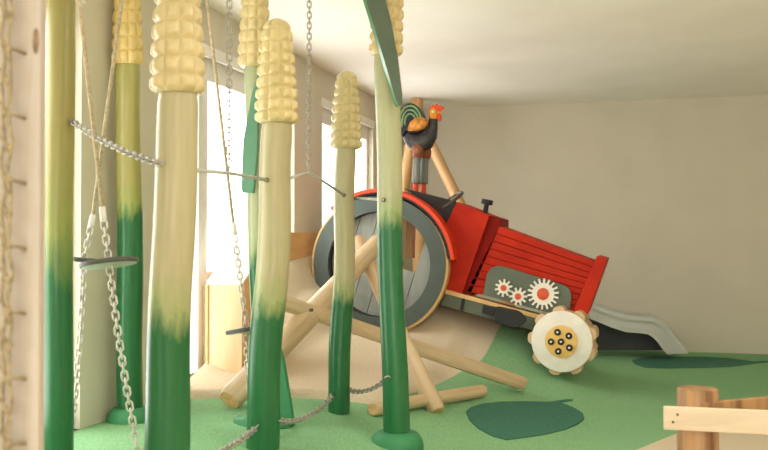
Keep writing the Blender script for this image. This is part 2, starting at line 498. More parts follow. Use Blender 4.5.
def stalk(key, label, base_px, zc, top_px, dia, cob=None, flare=None, zt=None, cream=(182, 177, 138), cobc=(236, 210, 150), rows=9, cob_r=None, seed=1, spread=.16, wob=.02):
    """base_px: x at the foot; top_px: (x, y) of the top of the log; cob: (x, y) of its tip"""
    p = atZ(base_px[0], base_px[1], zc)
    b = Vector((p.x, p.y, floor_h(p.x)))
    z_at = lambda px, py: atY(px, py, b.y)
    tp = z_at(*top_px)
    e = empty('corn_stalk', b, label, 'corn stalk', 'painted corn stalk poles')
    h = tp.z - b.z + .01
    zt_l = (CAMZ - (zt - 12 - 240) / FPX * zc) - b.z
    o = obj('pole', pole_mesh((tp.x - b.x, 0), dia / 2 * 1.04, dia / 2 * .95, h, wob, seed), pole_mat('pole paint %s' % key, zt_l, rgb(*cream), spread), e, True, loc=(0, 0, 0))
    if cob:
        ct = z_at(*cob)
        c0 = Vector((tp.x - b.x, 0, h - .002))
        obj('cob', cob_mesh(c0, ct - b, cob_r, rows, seed=seed), cob_mat('corn paint %s' % key, rgb(*cobc)), e, True, loc=(0, 0, 0))
    if flare:
        obj('base_mound', flare_mesh(dia / 2 * 1.0, flare[0], flare[1]), M['green_base'], e, 'all', loc=(0, 0, 0))
    STALK[key] = (b, Vector((tp.x, b.y, tp.z)), dia / 2)
    return e
s1 = stalk('a', 'olive topped corn stalk pole right beside the pale wooden plank', (58, 450), 4.2, (60, -120), .136, (60, -190), None, 232, (158, 150, 88), rows=6, cob_r=.1, seed=3, spread=.5, wob=.01)
s2 = stalk('b', 'yellow green corn stalk pole standing close to the wall pier', (130, 418), 5.1, (128, 66.5), .140, (127, -55), (.125, .075), 214, (168, 162, 96), (222, 196, 126), 9, .088, seed=5, wob=.01)
s3 = stalk('c', 'thickest corn stalk pole in the foreground with a large cream cob', (164, 450), 3.4, (178, 96), .158, (178, -45), None, 312, (184, 176, 137), (218, 201, 150), 8, .104, seed=8, spread=.2)
s4 = stalk('d', 'corn stalk pole with a whole cob in front of another stalk', (263, 450), 4.56, (277, 125), .160, (277, 19), None, 306, (181, 173, 131), (217, 199, 143), 9, .110, seed=11, spread=.2)
s5 = stalk('e', 'corn stalk pole half hidden behind a front stalk with mint leaf', (264, 424), 5.1, (254, 69), .115, (256, -40), (.17, .05), 262, (176, 184, 142), (219, 201, 147), 9, .092, seed=14)
s6 = stalk('f', 'shorter corn stalk pole with a whole cob before the grey wheel', (339, 413), 5.55, (346, 150), .128, (347, 71), None, 300, (185, 178, 138), (214, 198, 146), 9, .098, seed=17, spread=.14)
s7 = stalk('g', 'tall corn stalk pole with green leaf crossing its cob', (397, 443), 5.05, (385.5, 57), .143, (391, -50), (.145, .075), 222, (178, 180, 138), (215, 194, 138), 9, .096, seed=21, spread=.16)

def leaf_board(parent, outline, Y, th, m1, m2, edge=None, tilt=0):
    """a sawn leaf board: outline of photo pixels at depth Y, real thickness th"""
    pts = [atY(px, py, Y + tilt * i_) for px, py, i_ in outline]
    bm = new(); prism(bm, pts, (0, th, 0), .004)
    return obj('leaf', bm, m1, parent, False)
# mint leaf on the half hidden stalk
leaf_board(s5, [(258, 70, 0), (251, 97, 0), (243, 140, 0), (241, 190, 0), (243, 193, 0), (253, 193, 0), (257, 150, 0), (258, 110, 0)], 4.64, .03, M['leaf_mint'], None)
leaf_board(s5, [(274, 330, 0), (283, 362, 0), (293, 424, 0), (293, 425.5, 0), (272, 425.5, 0)], 4.74, .04, M['green_base'], None)
# large dark leaf crossing the tall stalk: a board with a green edge
Y7 = STALK['g'][0].y
pts_f = [(357, -30), (366, 0), (382, 52), (396.5, 102), (399, 106), (402.5, 105), (402.5, 94), (398.5, 60), (391.5, 22), (386, 0), (379, -30)]
bm = new()
a = [atY(px, py, Y7 - .145) for px, py in pts_f]
prism(bm, a, Vector((-.028, .045, 0)), .003)
bm.normal_update()
for f in bm.faces:
    f.material_index = 0 if abs(f.normal.y) > .75 and f.calc_center_median().y < Y7 - .125 else 1
obj('leaf', bm, None, s7, mats=[M['leaf_grey'], M['green_leaf_edge']])

# bolts where ropes and chains are fixed
def bolt_at(parent, px, py, Y, r=.012):
    bm = new(); c = atY(px, py, Y)
    cyl(bm, c + Vector((0, .03, 0)), c + Vector((0, -.012, 0)), r, 12, bev=.003)
    return obj('bolt', bm, M['bolt'], parent, True)
def front(key, px, py):
    """point on the camera side of a pole at a pixel"""
    b, tp, r = STALK[key]
    p = atY(px, py, b.y)
    u = (p.z - b.z) / (tp.z - b.z); cx = b.x + (tp.x - b.x) * u
    dx = max(-r * .97, min(r * .97, p.x - cx))
    return b.y - math.sqrt(max(0, r * r - dx * dx)), p
PTS = {}
def fix(key, px, py, parent, out=.012):
    Y, p = front(key, px, py)
    bolt_at(parent, px, py, Y)
    return atY(px, py, Y - out)
# ------------------------------------------------------------------ chains and cables
def side(key, px, py):
    return atY(px, py, STALK[key][0].y)
A0 = fix('a', 73, 122, s1); A1 = fix('c', 162, 164, s3, .04)
tag(obj('handrail_chain', chain_mesh(catenary(A0, A1, .02), .034, .0125, .023, .0038), M['steel'], smooth_='all'), 'steel chain stretched between the two leftmost thick stalks', 'chain')
def cable(name, pts, r, label, cat='rope', mat='wire'):
    bm = new(); tube(bm, pts, r * 1.25, seg=8)
    return tag(obj(name, bm, M[mat], smooth_='all'), label, cat)
C0 = side('c', 194, 170) ; C1 = fix('d', 267, 180, s4)
def at_between(px, py, a, b, ax, bx):
    u = (px - ax) / (bx - ax); return atY(px, py, a.y + (b.y - a.y) * u)
J1 = at_between(229, 173, C0, C1, 194, 267)
cable('handrail_rope', [C0, J1, C1], .0065, 'grey steel rope from the thickest stalk to the front cob stalk')
D0 = side('d', 287, 179); D1 = fix('f', 344, 195, s6)
J2 = at_between(309, 172, D0, D1, 287, 344)
cable('handrail_rope', [D0, J2, D1], .0065, 'grey steel rope pulled into a peak by the hanging chain')
E0 = side('f', 356, 198); E1 = fix('g', 384, 200, s7)
cable('handrail_rope', [E0, E1], .0065, 'short grey steel rope above the big grey wheel')
for J, lab in ((J1, 'hanging chain from the ceiling beside the tan rope'), (J2, 'hanging chain from the ceiling holding up the peaked steel rope')):
    top = Vector((J.x, J.y, ZC))
    tag(obj('hanging_chain', chain_mesh([J, top], .028, .0112, .020, .0036), M['steel'], smooth_='all'), lab, 'chain', 'chains hanging from the ceiling')
F0 = fix('d', 257, 427, s4); F1 = side('c', 176, 466)
tag(obj('foot_chain', chain_mesh(catenary(F0, F1, .03), .034, .0135, .0235, .0046), M['steel'], smooth_='all'), 'low chain running from front cob stalk towards the bottom edge', 'chain', 'low chains between the stalks')
G0 = side('d', 279, 421); G1 = fix('f', 333, 395, s6)
tag(obj('foot_chain', chain_mesh(catenary(G0, G1, .05), .034, .0135, .0235, .0046), M['steel'], smooth_='all'), 'low chain from front cob stalk to the shorter stalk', 'chain', 'low chains between the stalks')
H0 = side('f', 349, 390); H1 = fix('g', 389, 377, s7)
tag(obj('foot_chain', chain_mesh(catenary(H0, H1, .035), .034, .0135, .0235, .0046), M['steel'], smooth_='all'), 'low chain from the shorter stalk to the tall leafy stalk', 'chain', 'low chains between the stalks')

# ------------------------------------------------------------------ hanging steps: rope, sleeve, chain, disc
def step(label, z, rope_top, rope_end, disc_px, foot, r, tilt, roll, fwd=0.0):
    a, b, c = atZ(*rope_top, z), atZ(*rope_end, z), atZ(*disc_px, z)
    d = (a - b); top = b + d * ((ZC - b.z) / d.z)
    ft = atZ(*foot, z); dd = c - ft
    ft = Vector((ft.x, ft.y, floor_h(ft.x)))
    e = empty('hanging_step', ft, label, 'swing step', 'rope and chain steps')
    bm = new(); tube(bm, [top, b], .0085, seg=10); obj('rope', bm, M['rope'], e, 'all')
    bm = new(); dn = (c - b).normalized()
    tube(bm, [b - dn * .032, b - dn * .028, b + dn * .03, b + dn * .034], [.010, .0135, .0145, .010], seg=12); obj('sleeve', bm, M['thimble'], e, 'all')
    q = atZ((disc_px[0] * .5 + foot[0] * .5) - 5 * (1 if foot[0] > disc_px[0] else -1), (disc_px[1] + foot[1]) / 2, z)
    path = [b + dn * .03, c]
    for i in range(1, 13):
        u = i / 12; path.append(c * (1-u)**2 + q * (2*u*(1-u)) + ft * (u*u))
    obj('chain', chain_mesh(path, .032, .013, .0225, .0047), M['steel_light'], e, 'all')
    rot = Matrix.Rotation(YAW, 3, 'Z') @ Matrix.Rotation(tilt, 3, 'X') @ Matrix.Rotation(roll, 3, 'Y')
    nrm = rot @ Vector((0, 0, 1))
    bm = new(); cyl(bm, c - nrm * .014, c + nrm * .006, r, 40, bev=.005); dk = obj('disc', bm, M['disc_top'], e, True)
    bm = new(); cyl(bm, c - nrm * .017, c - nrm * .012, r * .93, 40, bev=.002); obj('underside', bm, M['disc'], dk, True)
    return e
st = step('hanging step with large tilted disc between the left stalks', 3.9, (79, 0), (103, 214), (109, 262), (143, 474), .122, math.radians(-5.5), math.radians(-8))
step('hanging step whose small disc is partly behind the larger disc', 4.35, (122, 0), (92, 221), (84.5, 259), (68, 450), .06, math.radians(-2), math.radians(5))
step('hanging step with thin disc seen edge on beside the plywood box', 4.75, (207, 0), (234, 229), (246.5, 329), (256, 437), .108, math.radians(-5.5), math.radians(-9))

# ------------------------------------------------------------------ climbing logs
def log(label, a, b, r0, r1, seed, mat='log', seg=24, sq=False, cat='log'):
    a, b = Vector(a), Vector(b); d = b - a; L = d.length
    rnd = random.Random(seed); ph = [rnd.uniform(0, 6) for _ in range(4)]
    bm = new(); n = 24; R = []
    prof = [(0, .82), (.012, .97)] + [(i / n, 1) for i in range(1, n)] + [(1 - .012 * 1, .97), (1, .82)]
    for u, k_ in prof:
        r = (r0 + (r1 - r0) * u) * k_
        ring = []
        for k in range(seg):
            t = 2 * PI * k / seg
            rr = r * (1 + .03 * math.sin(2 * t + ph[0] + 2 * u) + .02 * math.sin(3 * t + ph[1] - 4 * u) + .02 * math.sin(7 * u + ph[2]))
            x, y = rr * math.cos(t), rr * math.sin(t)
            if sq: y = max(-rr * .72, min(rr * .72, y)); x = max(-rr * .9, min(rr * .9, x))
            ring.append(bm.verts.new((x + .012 * math.sin(3 * u + ph[3]) , y, L * u)))
        R.append(ring)
    for p, q in zip(R, R[1:]):
        for k in range(seg): bm.faces.new((p[k], p[(k+1) % seg], q[(k+1) % seg], q[k]))
    bm.faces.new(R[0][::-1]).material_index = 1; bm.faces.new(R[-1]).material_index = 1
    o = obj('climbing_log', bm, None, smooth_=True, mats=[M[mat], M['log_end']])
    o.location = a; o.rotation_euler = d.to_track_quat('Z', 'Y').to_euler()
    return tag(o, label, cat, 'climbing logs')
ga = hitf(231, 409)
LA0 = Vector((ga.x, ga.y, floor_h(ga.x) + .05)); LA1 = atZ(378, 241, 6.75)
log('thick log leaning up to the right against the crossing log', LA0, LA1, .078, .070, 1)
gc = hit(438, 413); LC0 = Vector((gc.x, gc.y, gc.z + .01)); LC1 = atZ(357, 238, 6.75)
log('slimmer log leaning left with its foot beside the floor leaf', LC0, LC1, .062, .050, 2)
gb = hit(523, 393); zb = (gb - ORG).dot(ROT @ Vector((0, 0, -1)))
LB0 = atZ(272, 299, 5.95); LB1 = atZ(523, 384, zb)
lb = log('long squared beam sloping down across the leaning logs', LB0, LB1, .068, .066, 3, sq=True, cat='beam')
bm = new(); c = atZ(311, 310, 5.93); cyl(bm, c + Vector((0, .02, 0)), c - Vector((0, .01, 0)), .012, 12, bev=.003)
bb = obj('bolt', bm, M['bolt'], lb, True); bb.matrix_parent_inverse = (Matrix.Translation(lb.location) @ lb.rotation_euler.to_matrix().to_4x4()).inverted()
gd = hitf(374, 417); ge = hit(482, 397)
log('short log lying on the green carpet under the beam', (gd.x, gd.y, floor_h(gd.x) + .045), (ge.x, ge.y, ge.z + .045), .044, .046, 4)

# ------------------------------------------------------------------ floor leaves
def leaf_outline(pts, name, label):
    g = [hit(px, py) for px, py in pts]
    bm = new()
    top = [bm.verts.new((p.x, p.y, p.z + .007)) for p in g]; bot = [bm.verts.new((p.x, p.y, p.z - .004)) for p in g]
    bm.faces.new(top); bm.faces.new(bot[::-1])
    for i in range(len(g)): j = (i + 1) % len(g); bm.faces.new((top[i], bot[i], bot[j], top[j]))
    bmesh.ops.triangulate(bm, faces=[f for f in bm.faces if len(f.verts) > 4])
    t = NT('floor leaf carpet %s' % label[:4], .95, .1)
    fine = t.noise(t.coords(), 110, 3, .8)
    t.color(t.ramp(fine, [(.3, rgb(48, 92, 78)), (.7, rgb(84, 134, 112))]))
    return tag(obj(name, bm, t.m), label, 'floor leaf', 'leaf shapes set into the carpet')
leaf_outline([(466, 412), (471, 408), (482, 404.5), (500, 402.5), (520, 402), (538, 402.3), (548, 402.6), (556, 401.6), (566, 400), (573, 400), (573, 401), (560, 403.4), (566, 405), (575, 409), (583, 414), (584, 419), (578, 424), (565, 430), (545, 435), (525, 438), (506, 440.5), (492, 436.5), (478, 429), (469, 420)],
             'floor_leaf', 'dark green leaf shape on carpet in front of the logs')
leaf_outline([(632, 361), (640, 358.6), (655, 357.3), (680, 357), (705, 357.2), (728, 358.5), (742, 360.3), (754, 362), (762, 361.4), (768, 361.6), (768, 362.5), (757, 363.3), (748, 364.8), (730, 367), (705, 368), (670, 368.3), (645, 367.8), (635, 364)],
             'floor_leaf', 'dark green leaf shape lying near the slide and back wall')

# ------------------------------------------------------------------ tractor
YT = 7.72
TZ = lambda px, Y=YT: (atY(px, 240, Y) - ORG).length * math.cos(math.atan((px - 384) / FPX))
tr_ = empty('toy_tractor', (-1.5, 8.05, ground_h(-1.5, 8.05)), 'large red wooden play tractor tilted nose down on the mound', 'play tractor')
def P(px, py, Y=YT): return atY(px, py, Y)
S = TZ(450) / FPX                    # metres per pixel on the near side
# rear wheel
Yw = 7.60
def big_wheel(cx, cy, Yw, full=True):
    c = P(cx, cy, Yw); s = (c - ORG).dot(ray(384, 225).normalized()) / FPX
    cc = (c.x, c.z); ro, ri = 71 * s, 53 * s
    bm = new(); annulus(bm, cc, ro * .93, ro, Yw, Yw + .10, 72, bev=.006)
    w = obj('rear_wheel', bm, M['rim_wood'], tr_, True)
    def sub(name, bm, m, sm=True):
        o = obj(name, bm, M[m], w, sm); return o
    bm = new(); annulus(bm, cc, ri, ro * .966, Yw - .008, Yw + .03, 72); sub('ring', bm, 'wheel_grey')
    bm = new(); annulus(bm, cc, ri * .99, ri * 1.05, Yw + .03, Yw + .15, 72); sub('inner_rim', bm, 'black')
    # plank disc with a cut-out in the upper right
    bm = new(); n = 6; y0, y1 = Yw + .10, Yw + .13
    ang = math.radians(-17.5); ca, sa = math.cos(ang), math.sin(ang)
    wdt = 2 * ri / n
    for i in range(n):
        u0, u1 = -ri + i * wdt + .003, -ri + (i + 1) * wdt - .003
        def lim(u): return math.sqrt(max(0.0, ri * ri - u * u))
        top0, top1 = lim(u0), lim(u1)
        if full and i in (3, 4): top0 = min(top0, .02); top1 = min(top1, .02)
        us = [u0 + (u1 - u0) * k / 6 for k in range(7)]
        poly = [(u, -lim(u)) for u in us] + [(u, min(lim(u), max(top0, top1))) for u in reversed(us)]
        clean = [poly[0]]
        for q in poly[1:]:
            if (abs(q[0] - clean[-1][0]) + abs(q[1] - clean[-1][1])) > 1e-4: clean.append(q)
        if len(clean) > 2 and abs(clean[0][0]-clean[-1][0]) + abs(clean[0][1]-clean[-1][1]) < 1e-4: clean.pop()
        if len(clean) > 2:
            prism(bm, [(c.x + u * ca - v * sa, y0, c.z + u * sa + v * ca) for u, v in clean], (0, y1 - y0, 0))
    sub('plank_panel', bm, 'plank_grey', False)
    return w
rw = big_wheel(378.5, 264.5, Yw)
# fender
c = P(379, 266, Yw); s = (c - ORG).dot(ray(384, 225).normalized()) / FPX
bm = new(); annulus(bm, (c.x, c.z), 73.5 * s, 77.5 * s, Yw - .03, Yw + .34, 48, math.radians(5), math.radians(131), bev=.004)
fd = obj('fender', bm, M['fender_red'], tr_, True)
bm = new(); annulus(bm, (c.x, c.z), 69.6 * s, 73.4 * s, Yw + .0, Yw + .33, 48, math.radians(6), math.radians(130)); obj('fender_lining', bm, M['black'], fd, True)
# body
W = .62
def slab(name, poly, Y, depth, mat, parent=tr_, bev=.006):
    bm = new(); prism(bm, [P(x, y, Y) for x, y in poly], (0, depth, 0), bev)
    return obj(name, bm, M[mat], parent)
slab('cab_side', [(456.7, 202), (489.5, 215.3), (462, 294), (444, 289), (437, 262), (447, 222)], YT, W, 'red')
slab('frame_band', [(489.5, 215.6), (494.5, 216.8), (500, 218.5), (500, 227), (470, 297), (462, 295)], YT + .03, W - .06, 'red_dark')
# bonnet of horizontal planks
TL, TR, BR, BL = (499, 226), (596, 262), (576, 312), (466, 292)
hood = None
n = 9
def mixp(p, q, u): return (p[0] + (q[0] - p[0]) * u, p[1] + (q[1] - p[1]) * u)
bm = new()
for i in range(n):
    u0, u1 = i / n + .004, (i + 1) / n - .004
    prism(bm, [P(*mixp(TL, BL, u0), YT + .03), P(*mixp(TR, BR, u0), YT + .03), P(*mixp(TR, BR, u1), YT + .03), P(*mixp(TL, BL, u1), YT + .03)], (0, W - .06, 0), .005)
obj('bonnet', bm, M['red'], tr_)
bm = new(); prism(bm, [P(*p, YT + .045) for p in (mixp(TL, BR, .02), mixp(TR, BL, .02), mixp(BR, TL, .02), mixp(BL, TR, .02))], (0, W - .10, 0)); obj('bonnet_core', bm, M['red_dark'], tr_)
slab('nose_plate', [(597, 256), (607.5, 259), (587, 316), (573, 311)], YT - .02, W + .04, 'red')
# engine panel with rounded corners
def rounded(poly, r, k=6):
    out = []; n = len(poly)
    for i in range(n):
        p0, p1, p2 = Vector(poly[i-1]), Vector(poly[i]), Vector(poly[(i+1) % n])
        rr = r[i] if isinstance(r, list) else r
        a = p1 + (p0 - p1).normalized() * rr; b = p1 + (p2 - p1).normalized() * rr
        for j in range(k + 1):
            u = j / k; q = a * (1-u)**2 + p1 * (2*u*(1-u)) + b * u*u; out.append((q.x, q.y))
    return out
ep = slab('engine_panel', rounded([(489, 262), (573, 288), (568, 318), (483, 295)], [17, 12, 4, 3]), YT - .03, .05, 'grey_green', bev=.003)
def gear(px, py, r0, r1, teeth, ph):
    Y = YT - .06; c = P(px, py, Y); s = S
    pts = []
    for i in range(teeth):
        for da, rr in ((-.46, r0), (-.26, r0), (-.17, r1), (.17, r1), (.26, r0)):
            a = 2*PI*(i + da) / teeth + ph
            pts.append((c.x + rr*s*math.cos(a), Y, c.z + rr*s*math.sin(a)))
    bm = new(); prism(bm, pts, (0, .029, 0)); g = obj('gear', bm, M['gear'], ep)
    bm = new(); cyl(bm, (c.x, Y - .008, c.z), (c.x, Y, c.z), r0 * .55 * s, 20, bev=.002); obj('gear_centre', bm, M['gear_red'], g, True)
gear(503.5, 288, 5.4, 8.6, 10, .2); gear(518, 296.5, 5.6, 8.8, 10, .0); gear(543, 294, 10.6, 15, 18, .1)
# chassis beam
slab('chassis_beam', [(446, 293), (582, 331), (578, 343), (440, 305)], YT, .12, 'grey_green')
slab('chassis_strip', [(446, 289.5), (584, 327), (583, 331), (445, 293.5)], YT - .01, .14, 'rim_wood', bev=.002)
slab('chassis_rail', [(446, 293), (582, 331), (578, 343), (440, 305)], YT + W - .12, .12, 'grey_green')
slab('chassis_joint', [(463, 292), (466, 293), (463, 311), (460, 310)], YT - .008, .02, 'black', bev=0)
fp = slab('foot_pedal', rounded([(496, 307), (520, 312), (526, 322), (517, 329), (494, 322)], [2, 6, 4, 6, 2]), YT - .12, .14, 'black')
slab('pedal_arm', [(483, 305), (498, 308), (496, 317), (482, 313)], YT - .08, .08, 'black', fp)
# exhaust cap
b0 = P(484.6, 215, YT + .25); b1 = P(486.6, 204.6, YT + .25)
bm = new(); cyl(bm, b0, b1, 2.6 * S, 14); ex = obj('exhaust', bm, M['black'], tr_, True)
bm = new(); cyl(bm, b1, b1 + (b1 - b0).normalized() * .045, 6.0 * S, 20, bev=.008); obj('exhaust_cap', bm, M['black'], ex, True)
# dashboard and steering wheel
slab('dashboard', [(403, 188), (440, 197.5), (456.5, 202), (447.5, 223), (436, 211.5), (420, 198.5)], YT + .06, W - .2, 'black')
sc = P(449, 202, YT + .2); rot = Matrix.Rotation(math.radians(-68), 3, 'Y') @ Matrix.Rotation(math.radians(16), 3, 'X')
d1 = (P(462, 193, YT + .2) - P(436, 211, YT + .2)); half = d1.length / 2; ax = d1.normalized(); ay = Vector((0, 1, 0)); 
up = ax.cross(ay).normalized(); ay2 = (ay + up * .25).normalized()
bm = new(); tube(bm, [sc + ax * (half * math.cos(k*PI/16)) + ay2 * (half * math.sin(k*PI/16)) for k in range(32)], .016, seg=8, closed=True)
sw = obj('steering_wheel', bm, M['bolt'], tr_, 'all')
bm = new(); tube(bm, [sc + ax * half * .95, sc - ax * half * .95], .012, seg=8); tube(bm, [sc, sc + (P(447, 216, YT + .2) - sc)], .018, seg=8); obj('steering_column', bm, M['steel'], sw, 'all')
# seat and rear frame inside, behind the wheel
slab('seat', [(404, 196), (424, 202), (420, 212), (402, 208)], YT + .12, .36, 'fender_red')
slab('seat_post', [(406, 209), (413, 211), (412, 258), (405, 258)], YT + .25, .12, 'post')
slab('rear_body', [(350, 262), (446, 287), (440, 303), (352, 282)], YT + .16, .3, 'black')
# front wheels
def front_wheel(px, py, Yw, rpx, turn):
    c = P(px, py, Yw); s = (c - ORG).dot(ray(384, 225).normalized()) / FPX; R = rpx * s; D = .17
    B = Matrix.Translation(c) @ Matrix.Rotation(turn, 4, 'Z')
    def fin(name, bm, m, parent, sm=True, mats=None):
        bmesh.ops.transform(bm, matrix=B, verts=bm.verts[:])
        return obj(name, bm, M[m], parent, sm)
    bm = new(); cyl(bm, (0, .012, 0), (0, D, 0), R * .97, 56, bev=.01); w = fin('front_wheel', bm, 'lug_wood', tr_)
    bm = new(); cyl(bm, (0, 0, 0), (0, .02, 0), R * .965, 56, bev=.006); fin('wheel_face', bm, 'wheel_white', w)
    bm = new(); cyl(bm, (0, -.014, 0), (0, 0, 0), R * .51, 40, bev=.003); hb = fin('hub', bm, 'hub', w)
    for k in range(9):
        a = 2*PI*(k + .4) / 9; bm = new()
        rx = Vector((math.cos(a), 0, math.sin(a))); tx = Vector((-math.sin(a), 0, math.cos(a)))
        pts = [rx * (R * .93) - tx * .052, rx * (R * .99) - tx * .05, rx * (R * 1.075) - tx * .036, rx * (R * 1.10) - tx * .012, rx * (R * 1.10) + tx * .012, rx * (R * 1.075) + tx * .036, rx * (R * .99) + tx * .05, rx * (R * .93) + tx * .052]
        prism(bm, [p + Vector((0, .022, 0)) for p in pts], (0, D - .03, 0), .006)
        fin('tread_lug', bm, 'lug_wood', w, False)
    for k in range(6):
        a = PI / 2 + .35 + 2*PI*k/5; q = Vector((0, 0, 0)) if k == 5 else Vector((math.cos(a), 0, math.sin(a))) * R * .315
        bm = new(); cyl(bm, q + Vector((0, -.03, 0)), q + Vector((0, -.014, 0)), R * .105, 18, bev=.004); bo = fin('hub_bolt', bm, 'black', hb)
        bm = new(); cyl(bm, q + Vector((0, -.033, 0)), q + Vector((0, -.029, 0)), R * .035, 10); fin('bolt_centre', bm, 'gear', hb)
    return w
front_wheel(561.5, 341.5, 7.56, 31.8, math.radians(-6))
front_wheel(567, 338, 8.36, 27, math.radians(-6))
a = P(561.5, 340, 7.7); bm = new(); cyl(bm, a, a + Vector((0, .75, 0)), .035, 14); obj('front_axle', bm, M['black'], tr_, True)
a = P(379, 266, 7.72); bm = new(); cyl(bm, a, a + Vector((0, .72, 0)), .04, 14); obj('rear_axle', bm, M['black'], tr_, True)

# ------------------------------------------------------------------ rooster driver
YR = 8.0
rs = (P(420, 150, YR) - ORG).dot(ray(384, 225).normalized()) / FPX
ro = empty('rooster_figure', P(418, 195, YR), 'painted wooden rooster in grey trousers driving the red tractor', 'rooster figure')
def R_(px, py, dy=0): return P(px, py, YR) + Vector((0, dy, 0))
def rt(pts): return [R_(*p) for p in pts]
# one continuous body: rump, breast, neck, head
bm = new()
tube(bm, rt([(404, 131), (408, 136), (413, 141), (420, 143.5), (426, 140.5), (430.5, 135), (432.8, 127), (433.4, 119), (433.8, 113), (434.4, 109), (434.6, 107)]),
     [x * rs for x in (2, 6, 8.5, 10, 9.5, 7, 5.0, 4.4, 4.6, 3.4, 1.2)], [x * rs for x in (2, 6.5, 9.5, 11, 10.5, 8, 5.6, 4.8, 4.8, 3.4, 1.2)], seg=20, ref=(0, 1, 0))
for f in bm.faces:
    cc = f.calc_center_median()
    f.material_index = 1 if cc.z > R_(0, 137).z and cc.x > R_(427, 137).x else 0
body = obj('body', bm, None, ro, 'all', mats=[M['r_dark'], M['r_orange']])
# tail: a thick arched fan with pale green feather lines
def arc(rx, ry, a0, a1, n, dy, drop=0):
    out = []
    for k in range(n + 1):
        a = math.radians(a0 + (a1 - a0) * k / n)
        out.append(R_(412 + rx * math.cos(a), 122.5 - ry * math.sin(a) + drop * max(0, k / n - .6), dy))
    return out
bm = new()
prism(bm, arc(12.8, 18.2, -28, 196, 26, -.07, 10) + [R_(404.5, 137.5, -.07), R_(407, 131, -.07), R_(412, 134, -.07), R_(420, 133, -.07)], (0, .14, 0))
obj('tail', bm, M['r_black'], ro)
tl = COL.objects[-1] if False else [o for o in bpy.data.objects if o.name.startswith('tail')][-1]
for q, k in ((.86, 1), (.64, 1), (.42, 1)):
    for y in (-.07, .07):
        bm = new(); tube(bm, arc(12.8 * q, 18.2 * q, 10, 198, 22, y, 9 * q), [rs * 1.0] * 22 + [rs * .3], [.006] * 23, seg=8, ref=(0, 1, 0)); obj('feather_line', bm, M['r_green'], tl, 'all')
for dy in (-10.5 * rs, 10.5 * rs):
    bm = new(); tube(bm, rt([(411, 131, dy * .9), (415, 128, dy * 1.05), (420, 125.5, dy * 1.05), (425, 124, dy * .98), (429.5, 122.5, dy * .8)]), [x * rs for x in (1.5, 5.2, 6.6, 6.4, 2)], [.02, .03, .034, .03, .015], seg=14, ref=(0, 1, 0)); obj('wing', bm, M['r_brown'], ro, 'all')
    sg = 1 if dy > 0 else -1
    y = sg * .052
    k = 2.6 * sg - .8
    bm = new(); tube(bm, rt([(422 + k, 146, y), (423 + k, 152, y), (422.5 + k, 158, y)]), [x * rs for x in (5.5, 5.6, 4.8)], seg=14); lg = obj('thigh', bm, M['r_rust'], ro, 'all')
    bm = new(); tube(bm, rt([(422.5 + k, 155, y), (421.5 + k, 163, y), (421.2 + k, 172, y), (421 + k, 181, y), (421 + k, 184, y)]), [x * rs for x in (3.8, 4.0, 4.1, 4.3, 4.0)], seg=16); obj('trouser_leg', bm, M['r_grey'], ro, 'all')
    bm = new(); tube(bm, rt([(420.8 + k, 181, y), (420.3 + k, 188, y), (420 + k, 196, y), (421 + k, 199, y), (426 + k, 200, y)]), [x * rs for x in (2.6, 2.7, 2.9, 3.2, 2.0)], seg=12); obj('boot', bm, M['r_red'], ro, 'all')
bm = new()
pl = [(430.5, 110), (429.5, 107), (432, 107), (432.5, 104.4), (435, 106), (437, 103.6), (438.8, 106), (441, 105), (441.2, 107), (444.3, 107), (442.5, 110), (439, 111.5), (434, 111)]
prism(bm, rt([(x, y, -.018) for x, y in pl]), (0, .036, 0), .004); obj('comb', bm, M['r_red'], ro)
for y in (-.02, .02):
    bm = new(); ellipsoid(bm, R_(439.3, 117.5, y), (2.0 * rs, .014, 3.6 * rs), 12); obj('wattle', bm, M['r_red'], ro, 'all')
    bm = new(); ellipsoid(bm, R_(434.6, 112.4, y * 2.2), (1.5 * rs, .012, 1.5 * rs), 12); ey = obj('eye', bm, M['r_white'], ro, 'all')
    bm = new(); ellipsoid(bm, R_(434.9, 112.4, y * 2.7), (.6 * rs, .006, .6 * rs), 8); obj('pupil', bm, M['r_black'], ey, 'all')
bm = new(); tube(bm, rt([(437.5, 112.5), (440.5, 113), (443.5, 114.5)]), [2.0 * rs, 1.4 * rs, .2 * rs], seg=10); obj('beak', bm, M['r_beak'], ro, 'all')

# ------------------------------------------------------------------ wooden tripod posts behind the tractor
def post(label, a, b, r, seed, mat='post'):
    o = log(label, a, b, r, r * .95, seed, mat, cat='post'); o.name = 'support_post'; o['group'] = 'posts behind the tractor'
    return o
YP = 10.2
pt = atY(417.5, 120, YP); post('upright honey coloured post reaching the ceiling behind the rooster', (pt.x, YP, .05), (pt.x, YP, ZC), .074, 31)
a, b = P(413, 128, YP - .18), P(403.5, 188, YP - .18); d = (b - a); post('post leaning left down from the upright behind the rooster', a + d * ((.1 - a.z) / d.z), a, .066, 32)
a, b = P(428, 138, YP - .18), P(457, 198, YP - .18); d = (b - a); post('post leaning right down towards the steering wheel', a + d * ((.03 - a.z) / d.z), a - d * .12, .062, 33)

